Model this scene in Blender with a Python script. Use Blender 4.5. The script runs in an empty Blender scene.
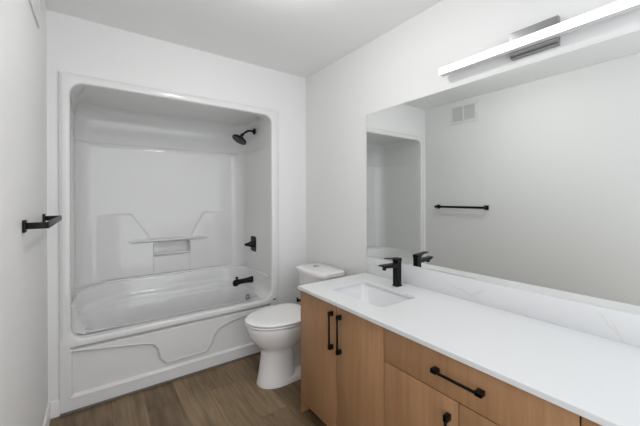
import bpy, bmesh, math
from mathutils import Vector, Matrix

S = bpy.context.scene
COL = S.collection

# ------------------------------------------------------------------ camera
YAW, PITCH, ROLL = 0.6242, -0.0025, -0.0017
cam_d = bpy.data.cameras.new('camera')
cam_o = bpy.data.objects.new('camera', cam_d)
COL.objects.link(cam_o)
fwd = Vector((math.sin(YAW)*math.cos(PITCH), math.cos(YAW)*math.cos(PITCH), math.sin(PITCH)))
rt = fwd.cross(Vector((0, 0, 1))).normalized()
up = rt.cross(fwd)
rt2 = rt*math.cos(ROLL) + up*math.sin(ROLL)
up2 = -rt*math.sin(ROLL) + up*math.cos(ROLL)
cam_o.matrix_world = Matrix(((rt2.x, up2.x, -fwd.x, 0.232), (rt2.y, up2.y, -fwd.y, -2.4615),
                             (rt2.z, up2.z, -fwd.z, 1.3175), (0, 0, 0, 1)))
cam_d.sensor_width = 36
cam_d.lens = 312.25/640*36
cam_d.shift_y = (198.5-213)/640
cam_d.clip_start = 0.02
S.camera = cam_o

# ------------------------------------------------------------------ world, lights, exposure
w = bpy.data.worlds.new('world'); S.world = w
w.use_nodes = True
w.node_tree.nodes['Background'].inputs[0].default_value = (0.93, 0.96, 1.0, 1)
w.node_tree.nodes['Background'].inputs[1].default_value = 1.0
BAR_STRENGTH = 1.1
DISC_STRENGTH = 14.0
S.view_settings.view_transform = 'Standard'
S.view_settings.look = 'None'
S.view_settings.gamma = 1
S.view_settings.use_curve_mapping = False
S.view_settings.exposure = 1.07

# ------------------------------------------------------------------ materials
def mat(name, col, rough=0.5, metal=0.0, spec=0.5, coat=0.0, bump=0.0, bscale=200.0):
    m = bpy.data.materials.new(name); m.use_nodes = True
    nt = m.node_tree; b = nt.nodes['Principled BSDF']
    b.inputs['Base Color'].default_value = (*col, 1)
    b.inputs['Roughness'].default_value = rough
    b.inputs['Metallic'].default_value = metal
    b.inputs['Specular IOR Level'].default_value = spec
    b.inputs['Coat Weight'].default_value = coat
    b.inputs['Coat Roughness'].default_value = 0.05
    tc = nt.nodes.new('ShaderNodeTexCoord')
    nz = nt.nodes.new('ShaderNodeTexNoise'); nz.inputs['Scale'].default_value = bscale
    nz.inputs['Detail'].default_value = 3
    nt.links.new(tc.outputs['Object'], nz.inputs['Vector'])
    if bump > 0:
        bp = nt.nodes.new('ShaderNodeBump'); bp.inputs['Strength'].default_value = bump
        bp.inputs['Distance'].default_value = 0.001
        nt.links.new(nz.outputs['Fac'], bp.inputs['Height'])
        nt.links.new(bp.outputs['Normal'], b.inputs['Normal'])
    else:                                       # slight procedural roughness variation
        mr = nt.nodes.new('ShaderNodeMapRange')
        mr.inputs['To Min'].default_value = max(0, rough*0.93); mr.inputs['To Max'].default_value = rough*1.07
        nt.links.new(nz.outputs['Fac'], mr.inputs['Value'])
        nt.links.new(mr.outputs['Result'], b.inputs['Roughness'])
    return m

M_wall = mat('wall_paint', (0.80, 0.80, 0.795), 0.55, spec=0.3, bump=0.06, bscale=350)
M_ceil = mat('ceiling_paint', (0.89, 0.89, 0.885), 0.8, spec=0.2, bump=0.1, bscale=250)
M_trim = mat('white_trim_paint', (0.82, 0.82, 0.82), 0.35)
M_acryl = mat('white_acrylic', (0.77, 0.77, 0.765), 0.07, spec=0.5)
M_porc = mat('white_porcelain', (0.84, 0.83, 0.825), 0.10, spec=0.55)
M_seat = mat('white_seat_plastic', (0.88, 0.875, 0.87), 0.2)
M_black = mat('matte_black_metal', (0.004, 0.004, 0.0045), 0.35, spec=0.22)
M_chrome = mat('chrome', (0.62, 0.63, 0.64), 0.12, metal=1.0)
M_nickel = mat('brushed_nickel', (0.33, 0.335, 0.34), 0.2, metal=1.0)
M_gapshade = mat('painted_gap_shade', (0.012, 0.010, 0.009), 0.9)  # near-black colour painting the shade between cabinet fronts
M_vent = mat('vent_white', (0.78, 0.78, 0.78), 0.4)
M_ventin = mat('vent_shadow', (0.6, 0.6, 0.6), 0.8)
M_mirror = mat('mirror_glass', (0.86, 0.885, 0.87), 0.005, metal=1.0)
M_medge = mat('mirror_edge', (0.25, 0.30, 0.29), 0.25)
M_strip = mat('grey_brown_edge_strip', (0.16, 0.14, 0.125), 0.5)
M_chan = mat('bar_channel', (0.62, 0.62, 0.62), 0.4)
M_sink = mat('sink_ceramic', (0.80, 0.80, 0.81), 0.12)

def emit(name, col, s):
    m = bpy.data.materials.new(name); m.use_nodes = True
    nt = m.node_tree; b = nt.nodes['Principled BSDF']
    b.inputs['Base Color'].default_value = (0.9, 0.9, 0.9, 1)
    b.inputs['Emission Color'].default_value = (*col, 1); b.inputs['Emission Strength'].default_value = s
    return m
M_bar = emit('lit_diffuser', (1.0, 0.98, 0.955), BAR_STRENGTH)
M_disc = emit('lit_ceiling_disc', (1.0, 0.98, 0.955), DISC_STRENGTH)

def wood_mat():
    m = bpy.data.materials.new('light_oak_veneer'); m.use_nodes = True
    nt = m.node_tree; N = nt.nodes; L = nt.links; b = N['Principled BSDF']
    tc = N.new('ShaderNodeTexCoord')
    oi = N.new('ShaderNodeObjectInfo')
    mp = N.new('ShaderNodeMapping'); mp.inputs['Scale'].default_value = (1, 1, 0.045)
    off = N.new('ShaderNodeVectorMath'); off.operation = 'SCALE'; off.inputs[3].default_value = 7.0
    cmb = N.new('ShaderNodeCombineXYZ')
    for k in range(3): L.new(oi.outputs['Random'], cmb.inputs[k])
    L.new(cmb.outputs[0], off.inputs[0])
    add = N.new('ShaderNodeVectorMath'); L.new(tc.outputs['Object'], add.inputs[0]); L.new(off.outputs[0], add.inputs[1])
    L.new(add.outputs[0], mp.inputs['Vector'])
    n1 = N.new('ShaderNodeTexNoise'); n1.inputs['Scale'].default_value = 55; n1.inputs['Detail'].default_value = 6; n1.inputs['Distortion'].default_value = 0.4
    n2 = N.new('ShaderNodeTexNoise'); n2.inputs['Scale'].default_value = 9; n2.inputs['Detail'].default_value = 3; n2.inputs['Distortion'].default_value = 1.2
    mp2 = N.new('ShaderNodeMapping'); mp2.inputs['Scale'].default_value = (1, 1, 0.22); L.new(add.outputs[0], mp2.inputs['Vector'])
    L.new(mp.outputs[0], n1.inputs['Vector']); L.new(mp2.outputs[0], n2.inputs['Vector'])
    mx = N.new('ShaderNodeMath'); mx.operation = 'MULTIPLY_ADD'; mx.inputs[1].default_value = 0.55
    hm = N.new('ShaderNodeMath'); hm.operation = 'MULTIPLY'; hm.inputs[1].default_value = 0.45
    L.new(n2.outputs['Fac'], hm.inputs[0]); L.new(n1.outputs['Fac'], mx.inputs[0]); L.new(hm.outputs[0], mx.inputs[2])
    cr = N.new('ShaderNodeValToRGB')
    cr.color_ramp.elements[0].position = 0.34; cr.color_ramp.elements[0].color = (0.330, 0.174, 0.082, 1)
    cr.color_ramp.elements[1].position = 0.66; cr.color_ramp.elements[1].color = (0.425, 0.238, 0.121, 1)
    L.new(mx.outputs[0], cr.inputs[0]); L.new(cr.outputs[0], b.inputs['Base Color'])
    b.inputs['Roughness'].default_value = 0.42; b.inputs['Specular IOR Level'].default_value = 0.35
    return m
M_wood = wood_mat()

def floor_mat():
    m = bpy.data.materials.new('vinyl_plank_floor'); m.use_nodes = True
    nt = m.node_tree; N = nt.nodes; L = nt.links; b = N['Principled BSDF']
    tc = N.new('ShaderNodeTexCoord')
    sep = N.new('ShaderNodeSeparateXYZ'); L.new(tc.outputs['Object'], sep.inputs[0])
    cmb = N.new('ShaderNodeCombineXYZ'); L.new(sep.outputs[1], cmb.inputs[0]); L.new(sep.outputs[0], cmb.inputs[1])
    ofs = N.new('ShaderNodeVectorMath'); ofs.inputs[1].default_value = (0.29, 0.045, 0)
    L.new(cmb.outputs[0], ofs.inputs[0])
    br = N.new('ShaderNodeTexBrick'); br.offset = 0.37; br.offset_frequency = 2
    br.inputs['Scale'].default_value = 1; br.inputs['Brick Width'].default_value = 1.22; br.inputs['Row Height'].default_value = 0.18
    br.inputs['Mortar Size'].default_value = 0.0008; br.inputs['Mortar Smooth'].default_value = 0.3; br.inputs['Bias'].default_value = 0
    br.inputs['Color1'].default_value = (0, 0, 0, 1); br.inputs['Color2'].default_value = (1, 1, 1, 1); br.inputs['Mortar'].default_value = (0.1, 0.1, 0.1, 1)
    L.new(ofs.outputs[0], br.inputs['Vector'])
    # per-plank shift of the grain
    sh = N.new('ShaderNodeVectorMath'); sh.operation = 'SCALE'; sh.inputs[3].default_value = 3.7
    L.new(br.outputs['Color'], sh.inputs[0])
    ad = N.new('ShaderNodeVectorMath'); L.new(cmb.outputs[0], ad.inputs[0]); L.new(sh.outputs[0], ad.inputs[1])
    m1 = N.new('ShaderNodeMapping'); m1.inputs['Scale'].default_value = (0.075, 1, 1); L.new(ad.outputs[0], m1.inputs['Vector'])
    n1 = N.new('ShaderNodeTexNoise'); n1.inputs['Scale'].default_value = 45; n1.inputs['Detail'].default_value = 7; n1.inputs['Roughness'].default_value = 0.62
    L.new(m1.outputs[0], n1.inputs['Vector'])
    m2 = N.new('ShaderNodeMapping'); m2.inputs['Scale'].default_value = (0.25, 1, 1); L.new(ad.outputs[0], m2.inputs['Vector'])
    n2 = N.new('ShaderNodeTexNoise'); n2.inputs['Scale'].default_value = 9; n2.inputs['Detail'].default_value = 4; n2.inputs['Distortion'].default_value = 0.8
    L.new(m2.outputs[0], n2.inputs['Vector'])
    a = N.new('ShaderNodeMath'); a.operation = 'MULTIPLY'; a.inputs[1].default_value = 0.45; L.new(n1.outputs['Fac'], a.inputs[0])
    a2 = N.new('ShaderNodeMath'); a2.operation = 'MULTIPLY_ADD'; a2.inputs[1].default_value = 0.45; L.new(n2.outputs['Fac'], a2.inputs[0]); L.new(a.outputs[0], a2.inputs[2])
    sp = N.new('ShaderNodeSeparateColor'); L.new(br.outputs['Color'], sp.inputs[0])
    a3 = N.new('ShaderNodeMath'); a3.operation = 'MULTIPLY_ADD'; a3.inputs[1].default_value = 0.17; L.new(sp.outputs[0], a3.inputs[0]); L.new(a2.outputs[0], a3.inputs[2])
    cr = N.new('ShaderNodeValToRGB')
    e = cr.color_ramp.elements
    e[0].position = 0.33; e[0].color = (0.090, 0.056, 0.029, 1)
    e[1].position = 0.70; e[1].color = (0.300, 0.210, 0.120, 1)
    k = e.new(0.52); k.color = (0.180, 0.121, 0.067, 1)
    L.new(a3.outputs[0], cr.inputs[0])
    mo = N.new('ShaderNodeMix'); mo.data_type = 'RGBA'
    L.new(br.outputs['Fac'], mo.inputs[0]); L.new(cr.outputs[0], mo.inputs[6]); mo.inputs[7].default_value = (0.05, 0.036, 0.026, 1)
    L.new(mo.outputs[2], b.inputs['Base Color'])
    bp = N.new('ShaderNodeBump'); bp.inputs['Strength'].default_value = 0.15; bp.inputs['Distance'].default_value = 0.002
    L.new(n1.outputs['Fac'], bp.inputs['Height']); L.new(bp.outputs[0], b.inputs['Normal'])
    b.inputs['Roughness'].default_value = 0.42; b.inputs['Specular IOR Level'].default_value = 0.35
    return m
M_floor = floor_mat()

def quartz_mat(name, veins):
    """white quartz; veins: list of (y, z, slope, half length) of gold veins on an upright face"""
    m = bpy.data.materials.new(name); m.use_nodes = True
    nt = m.node_tree; N = nt.nodes; L = nt.links; b = N['Principled BSDF']
    tc = N.new('ShaderNodeTexCoord')
    nz = N.new('ShaderNodeTexNoise'); nz.inputs['Scale'].default_value = 14; nz.inputs['Detail'].default_value = 4
    L.new(tc.outputs['Object'], nz.inputs['Vector'])
    def math_(op, a, c, d=None):
        q = N.new('ShaderNodeMath'); q.operation = op
        for k, v in enumerate((a, c, d)):
            if v is None: continue
            if isinstance(v, (int, float)): q.inputs[k].default_value = v
            else: L.new(v, q.inputs[k])
        return q.outputs[0]
    sep = N.new('ShaderNodeSeparateXYZ'); L.new(tc.outputs['Object'], sep.inputs[0])
    tot = None
    for y0, z0, sl, hl in veins:
        dy = math_('SUBTRACT', sep.outputs[1], y0); dz = math_('SUBTRACT', sep.outputs[2], z0)
        along = math_('ABSOLUTE', dy, 0)
        e = math_('MULTIPLY_ADD', dy, sl, math_('MULTIPLY', dz, -1.0))
        e = math_('MULTIPLY_ADD', math_('SUBTRACT', nz.outputs['Fac'], 0.5), 0.075, e)
        k = N.new('ShaderNodeMapRange'); k.inputs['From Min'].default_value = 0.0; k.inputs['From Max'].default_value = 0.008
        k.inputs['To Min'].default_value = 1; k.inputs['To Max'].default_value = 0
        L.new(math_('ABSOLUTE', e, 0), k.inputs['Value'])
        k2 = N.new('ShaderNodeMapRange'); k2.inputs['From Min'].default_value = hl*0.35; k2.inputs['From Max'].default_value = hl
        k2.inputs['To Min'].default_value = 1; k2.inputs['To Max'].default_value = 0
        L.new(along, k2.inputs['Value'])
        mk = math_('MULTIPLY', k.outputs[0], k2.outputs[0])
        tot = mk if tot is None else math_('MAXIMUM', tot, mk)
    cl = N.new('ShaderNodeTexNoise'); cl.inputs['Scale'].default_value = 3; L.new(tc.outputs['Object'], cl.inputs['Vector'])
    c0 = N.new('ShaderNodeMix'); c0.data_type = 'RGBA'; L.new(cl.outputs['Fac'], c0.inputs[0])
    c0.inputs[6].default_value = (0.71, 0.715, 0.725, 1); c0.inputs[7].default_value = (0.74, 0.745, 0.75, 1)
    out = c0.outputs[2]
    if tot is not None:
        mo = N.new('ShaderNodeMix'); mo.data_type = 'RGBA'
        L.new(math_('MULTIPLY', tot, 0.42), mo.inputs[0]); L.new(out, mo.inputs[6]); mo.inputs[7].default_value = (0.62, 0.53, 0.42, 1)
        out = mo.outputs[2]
    L.new(out, b.inputs['Base Color'])
    b.inputs['Roughness'].default_value = 0.28; b.inputs['Specular IOR Level'].default_value = 0.4
    return m
M_quartz = quartz_mat('white_quartz', [])
M_splash = quartz_mat('white_quartz_with_gold_veins', [(-1.565, .815, .25, .10), (-1.63, .822, -.5, .05), (-2.135, .835, 1.1, .045), (-2.165, .81, 2.2, .03), (-0.93, .85, .6, .04)])

# ------------------------------------------------------------------ helpers
def finish(name, me, m, parent=None, smooth=True, ang=35):
    if smooth:
        for p in me.polygons: p.use_smooth = True
        me.set_sharp_from_angle(angle=math.radians(ang))
    me.materials.append(m)
    o = bpy.data.objects.new(name, me); COL.objects.link(o)
    if parent is not None:
        o.parent = parent; o.matrix_parent_inverse = Matrix.Translation(-parent.location)
    return o

def obj(name, bm, m, parent=None, smooth=True, ang=35):
    bmesh.ops.recalc_face_normals(bm, faces=bm.faces)
    me = bpy.data.meshes.new(name); bm.to_mesh(me); bm.free()
    return finish(name, me, m, parent, smooth, ang)

def tag(o, label, cat, group=None, kind=None):
    o['label'] = label; o['category'] = cat
    if group: o['group'] = group
    if kind: o['kind'] = kind
    return o

def thing(name, loc, label, cat, group=None):
    o = bpy.data.objects.new(name, None); o.empty_display_size = 0.1
    o.location = loc; COL.objects.link(o)
    return tag(o, label, cat, group)

def struct(o, label, cat): return tag(o, label, cat, None, 'structure')

def box(bm, x0, x1, y0, y1, z0, z1, bev=0.0, seg=2):
    t = bmesh.new()
    vs = [t.verts.new((x, y, z)) for x in (min(x0, x1), max(x0, x1)) for y in (min(y0, y1), max(y0, y1)) for z in (min(z0, z1), max(z0, z1))]
    for f in ((0, 1, 3, 2), (4, 6, 7, 5), (0, 4, 5, 1), (2, 3, 7, 6), (0, 2, 6, 4), (1, 5, 7, 3)):
        t.faces.new([vs[i] for i in f])
    if bev > 0:
        bmesh.ops.bevel(t, geom=list(t.edges), offset=bev, segments=seg, affect='EDGES', profile=0.5)
    merge(bm, t)

def merge(bm, t):
    bmesh.ops.recalc_face_normals(t, faces=t.faces)
    me = bpy.data.meshes.new('tmp'); t.to_mesh(me); t.free(); bm.from_mesh(me); bpy.data.meshes.remove(me)

def loft(bm, rows, closed=True, cap0=False, cap1=False):
    t = bmesh.new()
    R = [[t.verts.new(p) for p in r] for r in rows]
    n = len(R[0])
    for a, b in zip(R, R[1:]):
        for i in range(n if closed else n-1):
            j = (i+1) % n
            q = [a[i], a[j], b[j], b[i]]
            t.faces.new(q)
    if cap0: t.faces.new(R[0])
    if cap1: t.faces.new(R[-1])
    bmesh.ops.remove_doubles(t, verts=t.verts, dist=1e-6)
    merge(bm, t)

def tube(bm, pts, rad, n=16, caps=True):
    pts = [Vector(p) for p in pts]
    if not isinstance(rad, (list, tuple)): rad = [rad]*len(pts)
    rows = []; nrm = None
    for i, p in enumerate(pts):
        d = (pts[min(i+1, len(pts)-1)]-pts[max(i-1, 0)]).normalized()
        if nrm is None:
            a = Vector((0, 0, 1)) if abs(d.z) < 0.9 else Vector((1, 0, 0))
            nrm = d.cross(a).normalized()
        nrm = (nrm-d*nrm.dot(d)).normalized(); bn = d.cross(nrm)
        rows.append([p+(nrm*math.cos(2*math.pi*k/n)+bn*math.sin(2*math.pi*k/n))*rad[i] for k in range(n)])
    loft(bm, rows, True, caps, caps)

def lathe(bm, c, axis, prof, n=32):
    """prof: list of (radius, distance along axis); capped at both ends"""
    c = Vector(c); d = Vector(axis).normalized()
    a = Vector((0, 0, 1)) if abs(d.z) < 0.9 else Vector((1, 0, 0))
    u = d.cross(a).normalized(); v = d.cross(u)
    rows = [[c+d*h+(u*math.cos(2*math.pi*k/n)+v*math.sin(2*math.pi*k/n))*r for k in range(n)] for r, h in prof]
    loft(bm, rows, True, True, True)

def rrect(x0, x1, z0, z1, r, na=8, ns=10):
    """rounded rectangle contour (counter-clockwise) with na*2+1 points per corner and ns points inside each side"""
    pts = []
    cs = [((x1-r, z0+r), -90), ((x1-r, z1-r), 0), ((x0+r, z1-r), 90), ((x0+r, z0+r), 180)]
    for k, ((cx, cz), a0) in enumerate(cs):
        for i in range(2*na+1):
            a = math.radians(a0+90*i/(2*na)); pts.append((cx+r*math.cos(a), cz+r*math.sin(a)))
        (nx, nz), a1 = cs[(k+1) % 4]
        a = math.radians(a1); q = (nx+r*math.cos(a), nz+r*math.sin(a)); p = pts[-1]
        for i in range(1, ns+1):
            t = i/(ns+1); pts.append((p[0]+(q[0]-p[0])*t, p[1]+(q[1]-p[1])*t))
    return pts

def outer_map(inner, X0, X1, Z0, Z1, na=8, ns=10):
    """matching points on an outer rectangle for the contour of rrect()"""
    out = []; per = 2*na+1+ns
    corners = [(X1, Z0), (X1, Z1), (X0, Z1), (X0, Z0)]
    for k in range(4):
        b = k*per; c = corners[k]
        p0 = inner[b]; p1 = inner[b+2*na]
        if k in (0, 2): f0 = (p0[0], c[1]); f1 = (c[0], p1[1])
        else: f0 = (c[0], p0[1]); f1 = (p1[0], c[1])
        for i in range(2*na+1):
            t = i/na
            if t <= 1: out.append((f0[0]+(c[0]-f0[0])*t, f0[1]+(c[1]-f0[1])*t))
            else: out.append((c[0]+(f1[0]-c[0])*(t-1), c[1]+(f1[1]-c[1])*(t-1)))
        for i in range(ns):
            q = inner[b+2*na+1+i]
            out.append((c[0], q[1]) if k in (0, 2) else (q[0], c[1]))
    return out

def sstep(t):
    t = max(0.0, min(1.0, t)); return t*t*(3-2*t)

# ------------------------------------------------------------------ room
W = 1.842; H = 2.44; YB = -2.93; T = 0.10
def room_box(name, x0, x1, y0, y1, z0, z1, m, label, cat, bev=0):
    bm = bmesh.new(); box(bm, x0, x1, y0, y1, z0, z1, bev)
    return struct(obj(name, bm, m, None, False), label, cat)

room_box('floor', -0.3, W+T, YB-T, 0.88, -0.05, 0, M_floor, 'grey brown wood look vinyl plank floor', 'floor')
room_box('ceiling', -0.3, W+T, YB-T, 0.88, H, H+0.05, M_ceil, 'flat white ceiling', 'ceiling')
bm = bmesh.new(); box(bm, -T, 0, YB, 0.88, 0, H)
struct(obj('wall_left', bm, M_wall, None, False), 'white painted left wall with black towel bar', 'wall')
room_box('wall_right', W, W+T, YB-T, 0.88, 0, H, M_wall, 'white painted right wall behind mirror and vanity', 'wall')
bm = bmesh.new(); box(bm, 0.0, 0.085, 0, T, 0, H); box(bm, 1.515, W, 0, T, 0, H); box(bm, 0.085, 1.515, 0, T, 2.062, H)
struct(obj('wall_far', bm, M_wall, None, False), 'white painted far wall around the tub alcove', 'wall')
room_box('wall_alcove', 0, W, 0.78, 0.88, 0, H, M_wall, 'plain wall behind the tub alcove', 'wall')

def baseboard(name, pts, label):
    """pts: list of (p0, p1, inward normal) runs"""
    bm = bmesh.new()
    prof = [(0, 0), (0.013, 0), (0.013, 0.082), (0.009, 0.093), (0.003, 0.098), (0, 0.098)]
    for (x0, y0), (x1, y1), (nx, ny) in pts:
        rows = [[(x+nx*d, y+ny*d, z) for d, z in prof] for x, y in ((x0, y0), (x1, y1))]
        loft(bm, rows, True, True, True)
    return struct(obj(name, bm, M_trim, None, True, 20), label, 'baseboard')
baseboard('baseboard_left', [((0, 0), (0, YB), (1, 0))], 'white baseboard along the left wall')
baseboard('baseboard_far', [((0.013, 0), (0.055, 0), (0, -1)), ((1.549, 0), (W, 0), (0, -1))], 'white baseboard along the far wall beside tub')
baseboard('baseboard_right', [((W, -0.013), (W, -0.845), (-1, 0))], 'white baseboard along right wall behind toilet')
bm = bmesh.new(); box(bm, 0.056, 1.548, -0.029, -0.0145, 0, 0.014, 0.003)
struct(obj('trim_1', bm, M_strip, None, True), 'thin grey edge strip between tub apron and floor', 'trim')

# ------------------------------------------------------------------ tub and shower unit
XL, XR, YBK = 0.103, 1.482, 0.70          # inner walls of the alcove
FY = -0.014                                # front face of the flange
tub = thing('bathtub', (0.80, 0.35, 0), 'glossy white one piece bathtub with tall moulded shower surround', 'bathtub')

Y0, YF, RF = 0.045, 0.085, 0.11
OX0, OX1, OZ0, OZ1, RO = 0.108, 1.477, 0.440, 2.030, 0.072      # opening of the flange
NS, NK, NA, NB = 26, 8, 14, 150
def upath(il, ir, ib, rl, rr, z):
    """U shaped row: left wall, back left corner, back, back right corner, right wall"""
    xl, xr, yb = XL+il, XR-ir, YBK-ib
    p = []
    ys = YF+RF
    top = yb-rl
    for i in range(NK): p.append((xl, Y0+(min(ys, top)-Y0)*i/NK))
    for i in range(NS-NK): p.append((xl, min(ys, top)+(top-min(ys, top))*i/(NS-NK)))
    for i in range(NA): a = math.pi-(math.pi/2)*i/NA; p.append((xl+rl+rl*math.cos(a), yb-rl+rl*math.sin(a)))
    for i in range(NB): p.append((xl+rl+(xr-rr-xl-rl)*i/NB, yb))
    for i in range(NA): a = math.pi/2-(math.pi/2)*i/NA; p.append((xr-rr+rr*math.cos(a), yb-rr+rr*math.sin(a)))
    top = yb-rr
    for i in range(NS-NK): p.append((xr, top+(min(ys, top)-top)*i/(NS-NK)))
    for i in range(NK+1): p.append((xr, min(ys, top)+(Y0-min(ys, top))*i/NK))
    d = 0.0                                    # the front ends follow the rounded opening of the flange
    if z < OZ0+RO: d = RO-math.sqrt(max(0, RO*RO-(OZ0+RO-z)**2))
    if z > OZ1-RO: d = RO-math.sqrt(max(0, RO*RO-min(RO, z-OZ1+RO)**2))
    ax, bx = OX0-.0008+d, OX1+.0008-d
    q = []
    for i, (x, y) in enumerate(p):
        k = 1-sstep((y-Y0)/0.28)
        if i <= NS: x = x+(ax-x)*k
        elif i >= NS+2*NA+NB: x = x+(bx-x)*k
        q.append((x, y, z))
    return q

def zline(x):
    P = [(0, 1.185), (0.49, 1.185), (0.635, 0.962), (0.965, 0.962), (1.09, 1.185), (2, 1.185)]
    for (a, za), (b, zb) in zip(P, P[1:]):
        if x <= b:
            t = (x-a)/(b-a); return za+(zb-za)*t, math.cos(math.atan2(zb-za, b-a))
def relief(x, z):
    zl, c = zline(x)
    d = 0.022*sstep(((zl-z)*c)/0.014)
    if x < 0.49: d *= sstep((x-0.17)/0.30)        # the shoulders fade out towards the corners
    if x > 1.09: d *= sstep((1.42-x)/0.30)
    if z > 0.95:                                           # faint raised panel between the shoulders
        d += 0.0015*sstep((x-(0.49+0.04*(z-1.18)))/0.03)*sstep(((1.09-0.01*(z-1.18))-x)/0.03)*sstep((1.72-z)/0.2)*sstep((z-zl)*c/0.02)
    e = sstep((x-0.455)/0.09)*sstep((1.145-x)/0.09)        # soap ledge above the niche
    d += 0.022*e*sstep((z-0.924)/0.009)*sstep((0.957-z)/0.009)
    nx = sstep((x-0.650)/0.012)*sstep((0.965-x)/0.012)
    rc = 0.03*max(0, 1-min(x-0.65, 0.965-x)/0.03)**2        # rounded upper corners of the niche
    d -= 0.075*nx*sstep((z-0.800)/0.010)*sstep((0.924-rc-z)/0.010)
    d -= 0.008*nx*sstep((0.80-z)/0.01)*sstep((z-0.62)/0.01)
    return d*sstep((x-0.11)/0.04)*sstep((1.475-x)/0.04)

rows_def = [  # z, inset left, inset right, inset back, corner radius left, right
    (0.44, .064, .050, .085, .34, .20), (0.468, .056, .044, .080, .35, .20), (0.485, .050, .040, .072, .36, .21),
    (0.492, .040, .034, .056, .37, .21), (0.53, .033, .030, .048, .38, .22), (0.600, .026, .024, .040, .39, .22),
    (0.612, .024, .023, .037, .39, .22), (0.618, .019, .020, .030, .38, .22), (0.620, .012, .014, .022, .34, .20), (0.6212, .005, .008, .013, .16, .12),
    (0.622, .004, .008, .012, .13, .11)]
z = 0.63
while z < 1.24: rows_def.append((z, .004, .008, .012, .13, .11)); z += 0.006
z = 1.25
while z < 1.75: rows_def.append((z, .004, .008, .012, .13, .11)); z += 0.03
rows_def += [(1.764, .004, .008, .012, .13, .11), (1.769, .003, .007, .009, .13, .11), (1.772, 0, .002, .001, .13, .11), (1.78, -.001, 0, -.003, .13, .11), (1.90, -.001, 0, -.003, .13, .11)]
RD = 0.13
for i in range(0, 13):
    a = math.radians(90*i/12)
    q = RD*(1-math.cos(a)); rows_def.append((1.916+0.130*math.sin(a), q*.55, q*.15, -.003+q, .13, .11))
rows_def.append((2.0462, .16, .10, .20, .08, .08))
for q in (0.30, 0.40, 0.50, 0.60): rows_def.append((2.046, q, q, q*0.95, .05, .05))
rows_def.append((2.046, .68, .68, .62, .005, .005))
bm = bmesh.new()
rows = []
for rd in rows_def:
    zz, il, ir, ib, rl, rr = rd
    r = upath(il, ir, ib, rl, rr, zz)
    if 0.60 < zz < 1.76:
        lo_i = NS; hi_i = NS+2*NA+NB
        k = sstep((zz-0.615)/0.03)
        r = [(x, y-relief(x, zz)*k if lo_i <= i <= hi_i else y, q) for i, (x, y, q) in enumerate(r)]
    rows.append(r)
loft(bm, rows, closed=False)
surround = obj('shower_surround', bm, M_acryl, tub, True, 60)

bm = bmesh.new(); tube(bm, upath(.016, .018, .028, .36, .21, .6225)[2:-2], .0085, 10); obj('ledge_bead', bm, M_acryl, tub)

# basin: closed loops below the rim
bm = bmesh.new()
t0 = upath(*rows_def[0][1:], rows_def[0][0])
def loop(z, il, ir, ib, fr, rl, rr, rf):
    xl, xr, yb, yf = XL+il, XR-ir, YBK-ib, fr
    U = []
    ysl = yf+rf
    def seg(a, b, n): return [(a[0]+(b[0]-a[0])*i/n, a[1]+(b[1]-a[1])*i/n) for i in range(n)]
    U += seg((xl, ysl), (xl, yb-rl), NS-NK)
    for i in range(NA): a = math.pi-(math.pi/2)*i/NA; U.append((xl+rl+rl*math.cos(a), yb-rl+rl*math.sin(a)))
    U += seg((xl+rl, yb), (xr-rr, yb), NB)
    for i in range(NA): a = math.pi/2-(math.pi/2)*i/NA; U.append((xr-rr+rr*math.cos(a), yb-rr+rr*math.sin(a)))
    U += seg((xr, yb-rr), (xr, ysl), NS-NK)
    for i in range(NA): a = -(math.pi/2)*i/NA; U.append((xr-rf+rf*math.cos(a), yf+rf+rf*math.sin(a)))
    U += seg((xr-rf, yf), (xl+rf, yf), 60)
    for i in range(NA): a = -math.pi/2-(math.pi/2)*i/NA; U.append((xl+rf+rf*math.cos(a), yf+rf+rf*math.sin(a)))
    return [(x, y, z) for x, y in U]
L0 = loop(0.44, .064, .050, .085, YF, .34, .20, RF)
rows = [L0,
        loop(0.434, .070, .054, .090, YF+.008, .33, .20, RF),
        loop(0.415, .082, .059, .095, YF+.016, .32, .20, RF),
        loop(0.34, .125, .068, .108, YF+.028, .30, .20, .11),
        loop(0.25, .185, .078, .115, YF+.040, .28, .20, .11),
        loop(0.17, .245, .092, .135, YF+.055, .25, .18, .11),
        loop(0.12, .300, .115, .165, YF+.080, .21, .15, .10),
        loop(0.098, .350, .150, .20, YF+.115, .16, .12, .08),
        loop(0.09, .40, .20, .24, YF+.155, .10, .09, .06),
        loop(0.088, .62, .60, .29, YF+.21, .05, .05, .03)]
loft(bm, rows, True, False, True)
# flat rim between the front of the basin and the lip of the flange
fr = L0[-(60+2*NA):] + [L0[0]]
t = bmesh.new()
A = [t.verts.new(p) for p in fr]; B = [t.verts.new((p[0], Y0-.002, 0.44)) for p in fr]
for i in range(len(fr)-1): t.faces.new([A[i], A[i+1], B[i+1], B[i]])
merge(bm, t)
obj('basin', bm, M_acryl, tub, True, 60)

# flange frame round the opening
bm = bmesh.new()
inner = rrect(OX0, OX1, OZ0, OZ1, 0.072)
def off(d): return rrect(OX0-d, OX1+d, OZ0-d, OZ1+d, 0.072+d)
FX0, FX1, FZ0, FZ1 = 0.056, 1.548, 0.402, 2.087
def out(d): return outer_map(inner, FX0+d, FX1-d, FZ0+(d if d > 0 else 0), FZ1-d)
prof = [(off(0), 0.058), (off(0), 0.002), (off(.0008), -0.006), (off(.003), -0.0115), (off(.007), -0.015), (off(.012), -.0165)]
rows = [[(x, y, zz) for x, zz in c] for c, y in prof]
for d, y in ((.013, -.0165), (.0122, -.0162), (.0115, -.0145), (.010, -.0135), (.002, -.0135), (0, -.012), (0, 0.0)):
    rows.append([(x, y if zz > 0.45 else (y if y > -0.01 else -.0165), zz) for x, zz in out(d)])
loft(bm, rows, True)
obj('flange', bm, M_acryl, tub, True, 40)

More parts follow.
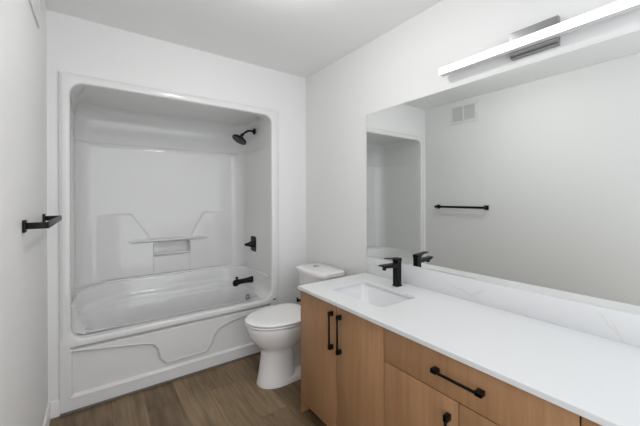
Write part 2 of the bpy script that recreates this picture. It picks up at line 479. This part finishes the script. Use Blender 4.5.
# apron with its recessed panel
bm = bmesh.new()
POLY = [(.110, .372), (.110, .092), (1.446, .092), (1.446, .372), (1.10, .322), (1.018, .292), (.985, .255), (.955, .175), (.915, .137), (.645, .137),
        (.610, .175), (.590, .255), (.560, .292), (.50, .312)]
def sdist(x, z):
    d = 1e9; ins = False
    n = len(POLY)
    for i in range(n):
        (x0, z0), (x1, z1) = POLY[i], POLY[(i+1) % n]
        ex, ez = x1-x0, z1-z0
        t = max(0, min(1, ((x-x0)*ex+(z-z0)*ez)/(ex*ex+ez*ez)))
        d = min(d, math.hypot(x-x0-ex*t, z-z0-ez*t))
        if (z0 > z) != (z1 > z) and x < x0+(z-z0)/(z1-z0)*ex: ins = not ins
    return d if ins else -d
NX, NZ = 400, 130
rows = []
for j in range(NZ+1):
    zz = 0.402*j/NZ; r = []
    for i in range(NX+1):
        x = FX0+(FX1-FX0)*i/NX
        s = sdist(x, zz)
        y = FY + 0.019*sstep((s+0.002)/0.012)
        y -= 0.0015*math.exp(-((s+0.006)/0.004)**2)
        wx = sstep((x-0.105)/0.01)*sstep((1.47-x)/0.01)
        y += 0.030*sstep((zz-0.378)/0.008)*wx
        r.append((x, y, zz))
    rows.append(r)
loft(bm, rows, closed=False)
rows = [[(FX0, FY, 0), (FX0, FY, 0.402)], [(FX0, 0, 0), (FX0, 0, 0.402)]]
loft(bm, rows, False)
loft(bm, [[(FX1, FY, 0), (FX1, FY, 0.402)], [(FX1, 0, 0), (FX1, 0, 0.402)]], False)
obj('apron', bm, M_acryl, tub, True, 60)

bm = bmesh.new()
yb = YBK-.012-.030
tube(bm, [(0.655, yb+.010, .812), (0.75, yb+.004, .812), (0.865, yb+.004, .812), (0.96, yb+.010, .812)], 0.0075, 12)
obj('grab_bar', bm, M_acryl, tub)
bm = bmesh.new()
oc = (XR-.078, 0.352, 0.368)
lathe(bm, (oc[0]+.006, oc[1], oc[2]), (-1, 0, .13), [(.034, 0), (.034, .006), (.031, .010), (.022, .011), (.020, .016), (.006, .018)], 32)
o = obj('overflow_cover', bm, M_nickel, tub); o['label'] = 'chrome overflow cover'
bm = bmesh.new(); box(bm, 1.487, 1.517, FY-.0035, FY-.001, 0.427, 0.437, .001)
o = obj('badge', bm, M_black, tub); o['label'] = 'small black mark on the tub rim corner'

# ------------------------------------------------------------------ shower fittings on the end wall
YFX = 0.365
sh = thing('shower_fixture', (XR, .335, 1.953), 'matte black round shower head on a bent arm above the tub', 'shower head')
bm = bmesh.new(); lathe(bm, (1.474, .335, 1.953), (-1, 0, 0), [(.030, 0), (.030, .006), (.026, .011), (.013, .016), (.011, .02)], 28)
obj('escutcheon', bm, M_black, sh)
bm = bmesh.new()
tube(bm, [(1.472, .335, 1.953), (1.44, .335, 1.954), (1.425, .335, 1.954), (1.405, .335, 1.949), (1.385, .335, 1.937), (1.366, .335, 1.921), (1.352, .335, 1.908)], .0095, 14)
obj('arm', bm, M_black, sh)
bm = bmesh.new()
dirh = Vector((-0.52, -0.05, -0.85)).normalized()
c0 = Vector((1.353, .335, 1.911))
lathe(bm, c0, dirh, [(.012, -.004), (.017, .004), (.017, .016), (.013, .024), (.020, .030), (.046, .040), (.066, .052), (.071, .060), (.071, .067), (.067, .071), (.02, .072)], 36)
obj('shower_head', bm, M_black, sh)

vl = thing('shower_valve', (XR, YFX, 0.875), 'matte black square shower valve trim with lever on tub end wall', 'shower valve')
bm = bmesh.new()
c = rrect(YFX-.062, YFX+.062, .800, .948, .022, 4, 3); c2 = rrect(YFX-.057, YFX+.057, .805, .943, .019, 4, 3)
loft(bm, [[(XR+.001, y, zz) for y, zz in c], [(XR-.007, y, zz) for y, zz in c], [(XR-.012, y, zz) for y, zz in c2]], True, True, True)
obj('plate', bm, M_black, vl)
bm = bmesh.new()
lathe(bm, (XR-.010, YFX, .872), (-1, 0, 0), [(.034, 0), (.031, .014), (.026, .024), (.025, .040), (.018, .050), (.013, .078), (.008, .088)], 24)
box(bm, XR-.062, XR-.046, YFX-.055, YFX+.008, .864, .880, .003)
obj('lever', bm, M_black, vl)

sp = thing('tub_spout', (XR-.02, .352, 0.536), 'matte black tub spout with diverter knob below the valve', 'spout')
bm = bmesh.new()
xs = XR-.022
prof = [(0.046, 0.0, .0), (.044, .008, .0), (.032, .022, 0), (.026, .050, -.001), (.023, .10, -.002), (.023, .145, -.004), (.027, .165, -.006), (.029, .185, -.009), (.027, .200, -.012), (.019, .208, -.014), (.006, .211, -.015)]
rows = []
for r, h, dz in prof:
    rows.append([(xs+.016-h, .352+r*math.cos(2*math.pi*k/24), .536+dz+r*1.02*math.sin(2*math.pi*k/24)) for k in range(24)])
loft(bm, rows, True, True, True)
lathe(bm, (xs-.168, .352, .524), (0, 0, -1), [(.020, 0), (.020, .024), (.017, .026)], 20)
obj('body', bm, M_black, sp)
bm = bmesh.new(); lathe(bm, (xs-.158, .352, .551), (0, 0, 1), [(.009, 0), (.009, .014), (.013, .016), (.014, .026), (.009, .030)], 16)
obj('diverter_knob', bm, M_black, sp)

# ------------------------------------------------------------------ toilet
TY = -0.432
toi = thing('toilet', (1.45, TY, 0), 'white two piece toilet with closed lid between tub and vanity', 'toilet')
def egg(x0, x1, hw, z, n=56, pw=2.0, back=0.72, cx=None):
    """egg outline pointing to -x, flatter at the back"""
    if cx is None: cx = x0+(x1-x0)*0.56
    pts = []
    for k in range(n):
        a = 2*math.pi*k/n; ca, sa = math.cos(a), math.sin(a)
        if ca < 0: x = cx-(cx-x0)*abs(ca)**(2/2.05); y = hw*math.copysign(abs(sa)**(2/2.05), sa)
        else:
            e = 2/ (2+back*2.2); x = cx+(x1-cx)*abs(ca)**e; y = hw*math.copysign(abs(sa)**e, sa)
        pts.append((x, TY+y, z))
    return pts
bm = bmesh.new()
rows = [egg(1.152, 1.427, .111, 0.0), egg(1.15, 1.428, .112, .006), egg(1.158, 1.424, .107, .035), egg(1.17, 1.42, .101, .10), egg(1.182, 1.414, .097, .18),
        egg(1.188, 1.412, .096, .225), egg(1.186, 1.417, .099, .243), egg(1.17, 1.437, .115, .262), egg(1.144, 1.462, .138, .285), egg(1.117, 1.492, .159, .318), egg(1.095, 1.517, .175, .358),
        egg(1.084, 1.532, .183, .395), egg(1.08, 1.537, .186, .418), egg(1.082, 1.537, .184, .426), egg(1.092, 1.532, .175, .429)]
loft(bm, rows, True, True, True)
# rear trapway body and floor foot
def rr_row(x0, x1, hw, z, r): return [(x, y, z) for x, y in rrect(x0, x1, TY-hw, TY+hw, r, 4, 3)]
loft(bm, [rr_row(1.27, 1.62, .108, 0, .05), rr_row(1.27, 1.62, .108, .03, .05), rr_row(1.28, 1.615, .100, .045, .05), rr_row(1.30, 1.60, .060, .07, .03)], True, True, True)
loft(bm, [rr_row(1.33, 1.57, .050, .03, .03), rr_row(1.33, 1.59, .055, .14, .03), rr_row(1.33, 1.61, .075, .24, .04), rr_row(1.36, 1.68, .125, .33, .05),
          rr_row(1.38, 1.74, .150, .385, .05), rr_row(1.40, 1.77, .155, .413, .05), rr_row(1.41, 1.765, .15, .42, .05)], True, True, True)
obj('bowl', bm, M_porc, toi, True, 50)
bm = bmesh.new()
loft(bm, [egg(1.084, 1.54, .182, .4295), egg(1.076, 1.543, .190, .433), egg(1.074, 1.544, .192, .440), egg(1.078, 1.542, .188, .4455), egg(1.102, 1.537, .170, .4465)], True, True, True)
obj('seat', bm, M_seat, toi, True, 50)
bm = bmesh.new()
loft(bm, [egg(1.095, 1.537, .174, .4485), egg(1.085, 1.542, .184, .4510), egg(1.075, 1.549, .193, .453), egg(1.072, 1.55, .195, .459), egg(1.078, 1.547, .190, .4655), egg(1.094, 1.542, .176, .4695),
          egg(1.142, 1.522, .140, .472), egg(1.232, 1.467, .06, .473)], True, True, True)
obj('lid', bm, M_seat, toi, True, 50)
for s in (-1, 1):
    bm = bmesh.new(); box(bm, 1.515, 1.555, TY+s*.075-.02, TY+s*.075+.02, .4285, .462, .006)
    obj('hinge', bm, M_seat, toi)
def tank_row(x0, x1, hw, z, bow, r=0.04):
    pts = []
    for x, y in rrect(x0, x1, -hw, hw, r, 5, 9):
        f = (x1-x)/(x1-x0)
        pts.append((x-bow*f*(1-(y/hw)**2), TY+y, z))
    return pts
bm = bmesh.new()
loft(bm, [tank_row(1.635, 1.79, .150, .418, .012), tank_row(1.620, 1.795, .165, .45, .014), tank_row(1.600, 1.797, .180, .60, .018), tank_row(1.590, 1.797, .187, .718, .02)], True, True, True)
obj('tank', bm, M_porc, toi, True, 50)
bm = bmesh.new()
loft(bm, [tank_row(1.587, 1.800, .190, .718, .02), tank_row(1.575, 1.804, .199, .723, .022, .045), tank_row(1.573, 1.805, .201, .744, .022, .045), tank_row(1.578, 1.803, .197, .753, .022, .045), tank_row(1.595, 1.79, .182, .757, .02, .045)], True, True, True)
obj('tank_lid', bm, M_porc, toi, True, 50)
bm = bmesh.new(); lathe(bm, (1.700, TY+.06, .756), (0, 0, 1), [(.026, 0), (.026, .003), (.022, .006), (.004, .0065)], 28)
o = obj('flush_button', bm, M_chrome, toi); o['label'] = 'round chrome flush button'

# ------------------------------------------------------------------ vanity cabinets
XC = 1.258          # front face of doors
CT, CTH = 0.775, 0.020
TK = 0.068
def pull(bmh, a, b, out=0.029, wd=0.0085, foot=0.023, axis='z', fixed=0.0):
    """bar pull between a and b along axis at the other in-plane coordinate fixed"""
    def bb(x0, x1, p0, p1, q0, q1, bev):
        if axis == 'z': box(bmh, x0, x1, q0, q1, p0, p1, bev)
        else: box(bmh, x0, x1, p0, p1, q0, q1, bev)
    bb(XC-out, XC-out+.009, a, b, fixed-wd/2, fixed+wd/2, .0015)
    for e0, e1 in ((a, a+foot), (b-foot, b)):
        bb(XC-out, XC, e0, e1, fixed-.008, fixed+.008, .0015)
def cabinet(label, y0, y1, panel_far, panel_near, fronts):
    """y0 is the end nearest the tub"""
    c = thing('vanity_cabinet', ((XC+W)/2, (y0+y1)/2, 0), label, 'cabinet', 'vanity cabinets under the white countertop')
    bm = bmesh.new()
    box(bm, XC+.0205, XC+.034, y1+.001, y0-.001, TK+.02, CT-CTH-.0005); box(bm, XC+.03, W-.002, y1+.001, y0-.001, TK, TK+.018)
    obj('carcass', bm, M_gapshade, c, False)  # panel behind the fronts, coloured near black as shade in the gaps
    bm = bmesh.new(); box(bm, XC+.075, XC+.09, y1+.002, y0-.002, 0, TK+.02)
    obj('toe_kick', bm, M_wood, c, False)
    if panel_far:
        bm = bmesh.new(); box(bm, XC+.002, W-.002, y0+.001, y0+.019, 0.0, CT-CTH-.0005, .001); obj('side_panel', bm, M_wood, c)
    if panel_near:
        bm = bmesh.new(); box(bm, XC+.002, W-.002, y1-.019, y1-.001, 0.0, CT-CTH-.0005, .001); obj('side_panel', bm, M_wood, c)
    for kind, fa, fb, z0, z1, h in fronts:
        bm = bmesh.new(); box(bm, XC, XC+.019, fb+.002, fa-.002, z0+.002, z1-.002, .0008)
        f = obj('drawer' if kind == 'drawer' else 'door', bm, M_wood, c)
        bm = bmesh.new()
        if kind == 'drawer': pull(bm, h-.092, h+.096, axis='y', fixed=(z0+z1)/2+.006)
        else:
            top = .714 if z1 > .7 else z1-.055
            pull(bm, top-.200, top, axis='z', fixed=h)
        hh = obj('handle', bm, M_black, f)
        hh.matrix_parent_inverse = Matrix.Identity(4)
        hh['label'] = 'matte black bar pull'
    return c
ZT = 0.750
cabinet('oak vanity cabinet with two tall doors below the sink', -.846, -1.514, True, False,
        [('door', -.829, -1.183, TK, ZT, -1.150), ('door', -1.183, -1.514, TK, ZT, -1.218)])
cabinet('middle oak vanity cabinet with wide drawer over two doors', -1.514, -2.198, False, False,
        [('drawer', -1.514, -2.198, .602, ZT, -1.862), ('door', -1.514, -1.862, TK, .602, -1.826), ('door', -1.862, -2.198, TK, .602, -2.165)])
cabinet('oak vanity cabinet at the near end past the drawer, mostly out of frame', -2.198, -2.862, False, True,
        [('door', -2.198, -2.530, TK, ZT, -2.498), ('door', -2.530, -2.879, TK, ZT, -2.562)])

# countertop with sink opening and backsplash
ct = thing('countertop', (1.54, -1.85, CT-CTH), 'long white quartz countertop with backsplash on the oak cabinets', 'countertop')
CX0, CY0, CY1 = 1.243, -0.822, -2.90
SX0, SX1, SY0, SY1 = 1.372, 1.655, -1.390, -0.982
ih = rrect(SX0, SX1, SY0, SY1, .028)
def om(d): return outer_map(ih, CX0+d, W-.0005, CY1+d, CY0-d)
bm = bmesh.new()
ih2 = rrect(SX0-.002, SX1+.002, SY0-.002, SY1+.002, .030)
rows = [[(x, y, CT-CTH) for x, y in ih], [(x, y, CT-.002) for x, y in ih], [(x, y, CT) for x, y in ih2], [(x, y, CT) for x, y in om(.002)],
        [(x, y, CT-.002) for x, y in om(0)], [(x, y, CT-CTH+.001) for x, y in om(0)], [(x, y, CT-CTH) for x, y in om(.001)], [(x, y, CT-CTH) for x, y in ih]]
loft(bm, rows, True)
obj('slab', bm, M_quartz, ct, True, 30)
bm = bmesh.new(); box(bm, W-.020, W-.0005, CY1+.02, CY0, CT+.0002, .890, .0012)
obj('backsplash', bm, M_splash, ct)

sk = thing('sink', (1.513, -1.186, CT-CTH-.14), 'white rectangular undermount sink set in the countertop', 'sink')
bm = bmesh.new()
def sr(d, z, r): return [(x, y, z) for x, y in rrect(SX0-.006+d, SX1+.006-d, SY0-.006+d, SY1+.006-d, r)]
zt = CT-CTH-.0008
rows = [sr(-.018, zt-.012, .03), sr(-.018, zt, .03), sr(0, zt, .034), sr(.003, zt-.006, .034), sr(.010, zt-.05, .04), sr(.020, zt-.10, .045), sr(.034, zt-.122, .05), sr(.055, zt-.131, .05), sr(.10, zt-.135, .035), sr(.138, zt-.138, .01)]
rows += [sr(.138, zt-.147, .01), sr(.06, zt-.146, .05), sr(.02, zt-.13, .05), sr(.0, zt-.06, .04), sr(-.006, zt-.012, .034), sr(-.018, zt-.012, .03)]
loft(bm, rows, True)
obj('basin', bm, M_sink, sk, True, 50)
bm = bmesh.new(); lathe(bm, (1.513, -1.186, zt-.139), (0, 0, 1), [(.024, 0), (.024, .004), (.020, .006), (.003, .007)], 24)
o = obj('drain', bm, M_chrome, sk); o['label'] = 'round chrome drain'

# faucet
FXC, FYC = 1.738, -1.181
fa = thing('faucet', (FXC, FYC, CT), 'matte black single lever faucet standing behind the sink', 'faucet')
bm = bmesh.new()
b0 = [(x, y) for x, y in rrect(FXC-.024, FXC+.024, FYC-.022, FYC+.022, .006, 3, 2)]
b1 = [(x, y) for x, y in rrect(FXC-.0205, FXC+.0205, FYC-.019, FYC+.019, .005, 3, 2)]
loft(bm, [[(x, y, CT+.0005) for x, y in b0], [(x, y, CT+.005) for x, y in b0], [(x, y, CT+.006) for x, y in b1], [(x, y, CT+.150) for x, y in b1]], True, True, True)
obj('body', bm, M_black, fa)
bm = bmesh.new()     # spout reaching out over the sink (towards -x), with a chamfered lip
def sec(x, hw, z0, z1): return [(x, FYC-hw, z0), (x, FYC+hw, z0), (x, FYC+hw, z1), (x, FYC-hw, z1)]
loft(bm, [sec(FXC, .018, CT+.118, CT+.142), sec(FXC-.06, .018, CT+.120, CT+.142), sec(FXC-.112, .0175, CT+.124, CT+.143), sec(FXC-.140, .017, CT+.134, CT+.144), sec(FXC-.150, .0165, CT+.140, CT+.1445)], True, True, True)
lathe(bm, (FXC-.112, FYC, CT+.130), (-.15, 0, -1), [(.012, 0), (.012, .018), (.010, .020)], 16)
obj('spout', bm, M_black, fa, True, 30)
bm = bmesh.new()     # flat lever, thick over the body and thinning to its tip
loft(bm, [sec(FXC+.0205, .0195, CT+.151, CT+.172), sec(FXC-.018, .0195, CT+.151, CT+.174), sec(FXC-.0205, .0195, CT+.160, CT+.1742), sec(FXC-.032, .019, CT+.1685, CT+.1750), sec(FXC-.100, .0165, CT+.177, CT+.181)], True, True, True)
obj('lever', bm, M_black, fa, True, 30)

# ------------------------------------------------------------------ mirror
mi = thing('mirror', (W, -1.85, .8904), 'large frameless wall mirror above the backsplash', 'mirror')
bm = bmesh.new(); box(bm, W-.005, W-.0003, -2.88, -.815, .8904, 1.923)
obj('backing', bm, M_medge, mi, False)
bm = bmesh.new(); box(bm, W-.0056, W-.0051, -2.8795, -.8152, .8904, 1.9228)
obj('glass', bm, M_mirror, mi, False)

# ------------------------------------------------------------------ vanity light
vy = -1.886
vlt = thing('vanity_light', (W, vy, 2.03), 'long lit bar light with chrome mount above the mirror', 'light')
bm = bmesh.new(); box(bm, W-.008, W-.0003, vy-.094, vy+.094, 1.964, 2.086, .001)
obj('mount_plate', bm, M_nickel, vlt)
bm = bmesh.new()
pr = [(W-.008, 1.965), (W-.008, 2.085), (W-.028, 2.085), (W-.032, 2.081), (W-.032, 2.000)]
for k in range(1, 9):
    a = math.radians(90*k/8); pr.append((W-.014-.018*math.cos(a), 2.000-.035*math.sin(a)))
loft(bm, [[(x, vy-.094, zz) for x, zz in pr], [(x, vy+.094, zz) for x, zz in pr]], True, True, True)
obj('housing', bm, M_nickel, vlt, True, 40)
bm = bmesh.new(); box(bm, W-.068, W-.032, vy-.436, vy+.436, 1.991, 2.027, .002)
obj('channel', bm, M_chan, vlt)
bm = bmesh.new(); box(bm, W-.075, W-.0681, vy-.438, vy+.438, 1.991, 2.027, .002)
o = obj('diffuser', bm, M_bar, vlt); o['label'] = 'glowing white diffuser bar'

# ------------------------------------------------------------------ ceiling light (just above the view)
cl = thing('ceiling_light', (0.93, -1.22, H), 'round white dome light on the ceiling over the room', 'light')
bm = bmesh.new(); lathe(bm, (0.93, -1.22, H-.0005), (0, 0, -1), [(.150, 0), (.150, .014), (.146, .018), (.10, .018)], 40)
obj('base', bm, M_trim, cl)
bm = bmesh.new(); lathe(bm, (0.93, -1.22, H-.018), (0, 0, -1), [(.144, 0), (.143, .02), (.134, .045), (.115, .065), (.085, .080), (.045, .088), (.01, .09)], 40)
obj('dome', bm, M_disc, cl)

# ------------------------------------------------------------------ towel bar on the left wall
tb = thing('towel_bar', (0, -.46, 1.206), 'matte black square towel bar on the left wall', 'towel bar')
for ye in (-.190, -.772):
    bm = bmesh.new(); box(bm, 0.0003, .010, ye-.024, ye+.024, 1.182, 1.231, .002); obj('mount_plate', bm, M_black, tb)
    bm = bmesh.new(); box(bm, .008, .072, ye-.0065, ye+.0065, 1.194, 1.220, .0015); obj('bracket', bm, M_black, tb)
bm = bmesh.new(); box(bm, .068, .079, -.7795, -.1825, 1.194, 1.220, .0015); obj('bar', bm, M_black, tb)

# ------------------------------------------------------------------ air vent on the left wall
av = thing('air_vent', (0, -.512, 2.28), 'white two panel air vent high on left wall, seen in the mirror', 'vent')
VY0, VY1, VZ0, VZ1 = -.672, -.352, 2.175, 2.395
bm = bmesh.new()
box(bm, 0.0003, .009, VY0, VY1, VZ0, VZ0+.028, .002); box(bm, 0.0003, .009, VY0, VY1, VZ1-.028, VZ1, .002)
box(bm, 0.0003, .009, VY0, VY0+.028, VZ0+.02, VZ1-.02, .002); box(bm, 0.0003, .009, VY1-.028, VY1, VZ0+.02, VZ1-.02, .002)
box(bm, 0.0003, .009, -.522, -.502, VZ0+.02, VZ1-.02, .001)
obj('frame', bm, M_vent, av)
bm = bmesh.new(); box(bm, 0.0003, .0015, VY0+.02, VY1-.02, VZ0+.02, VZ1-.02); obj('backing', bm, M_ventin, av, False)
bm = bmesh.new()
for a, b in ((VY0+.028, -.522), (-.502, VY1-.028)):
    k = a+.006
    while k < b:
        t = bmesh.new(); box(t, .001, .0075, k, k+.002, VZ0+.026, VZ1-.026); merge(bm, t); k += .0115
obj('louvers', bm, M_vent, av, False)

# ------------------------------------------------------------------ paper holder on the vanity end panel
ph = thing('paper_holder', (1.30, -.826, .665), 'small black toilet paper holder on the vanity end panel beside toilet', 'paper holder')
bm = bmesh.new(); box(bm, 1.375, 1.415, -.8275, -.818, .650, .690, .002); obj('mount_plate', bm, M_black, ph)
bm = bmesh.new(); box(bm, 1.388, 1.402, -.820, -.775, .663, .677, .002); obj('post', bm, M_black, ph)
bm = bmesh.new(); box(bm, 1.262, 1.402, -.788, -.775, .661, .675, .002); box(bm, 1.262, 1.270, -.788, -.775, .661, .688, .002); obj('arm', bm, M_black, ph)
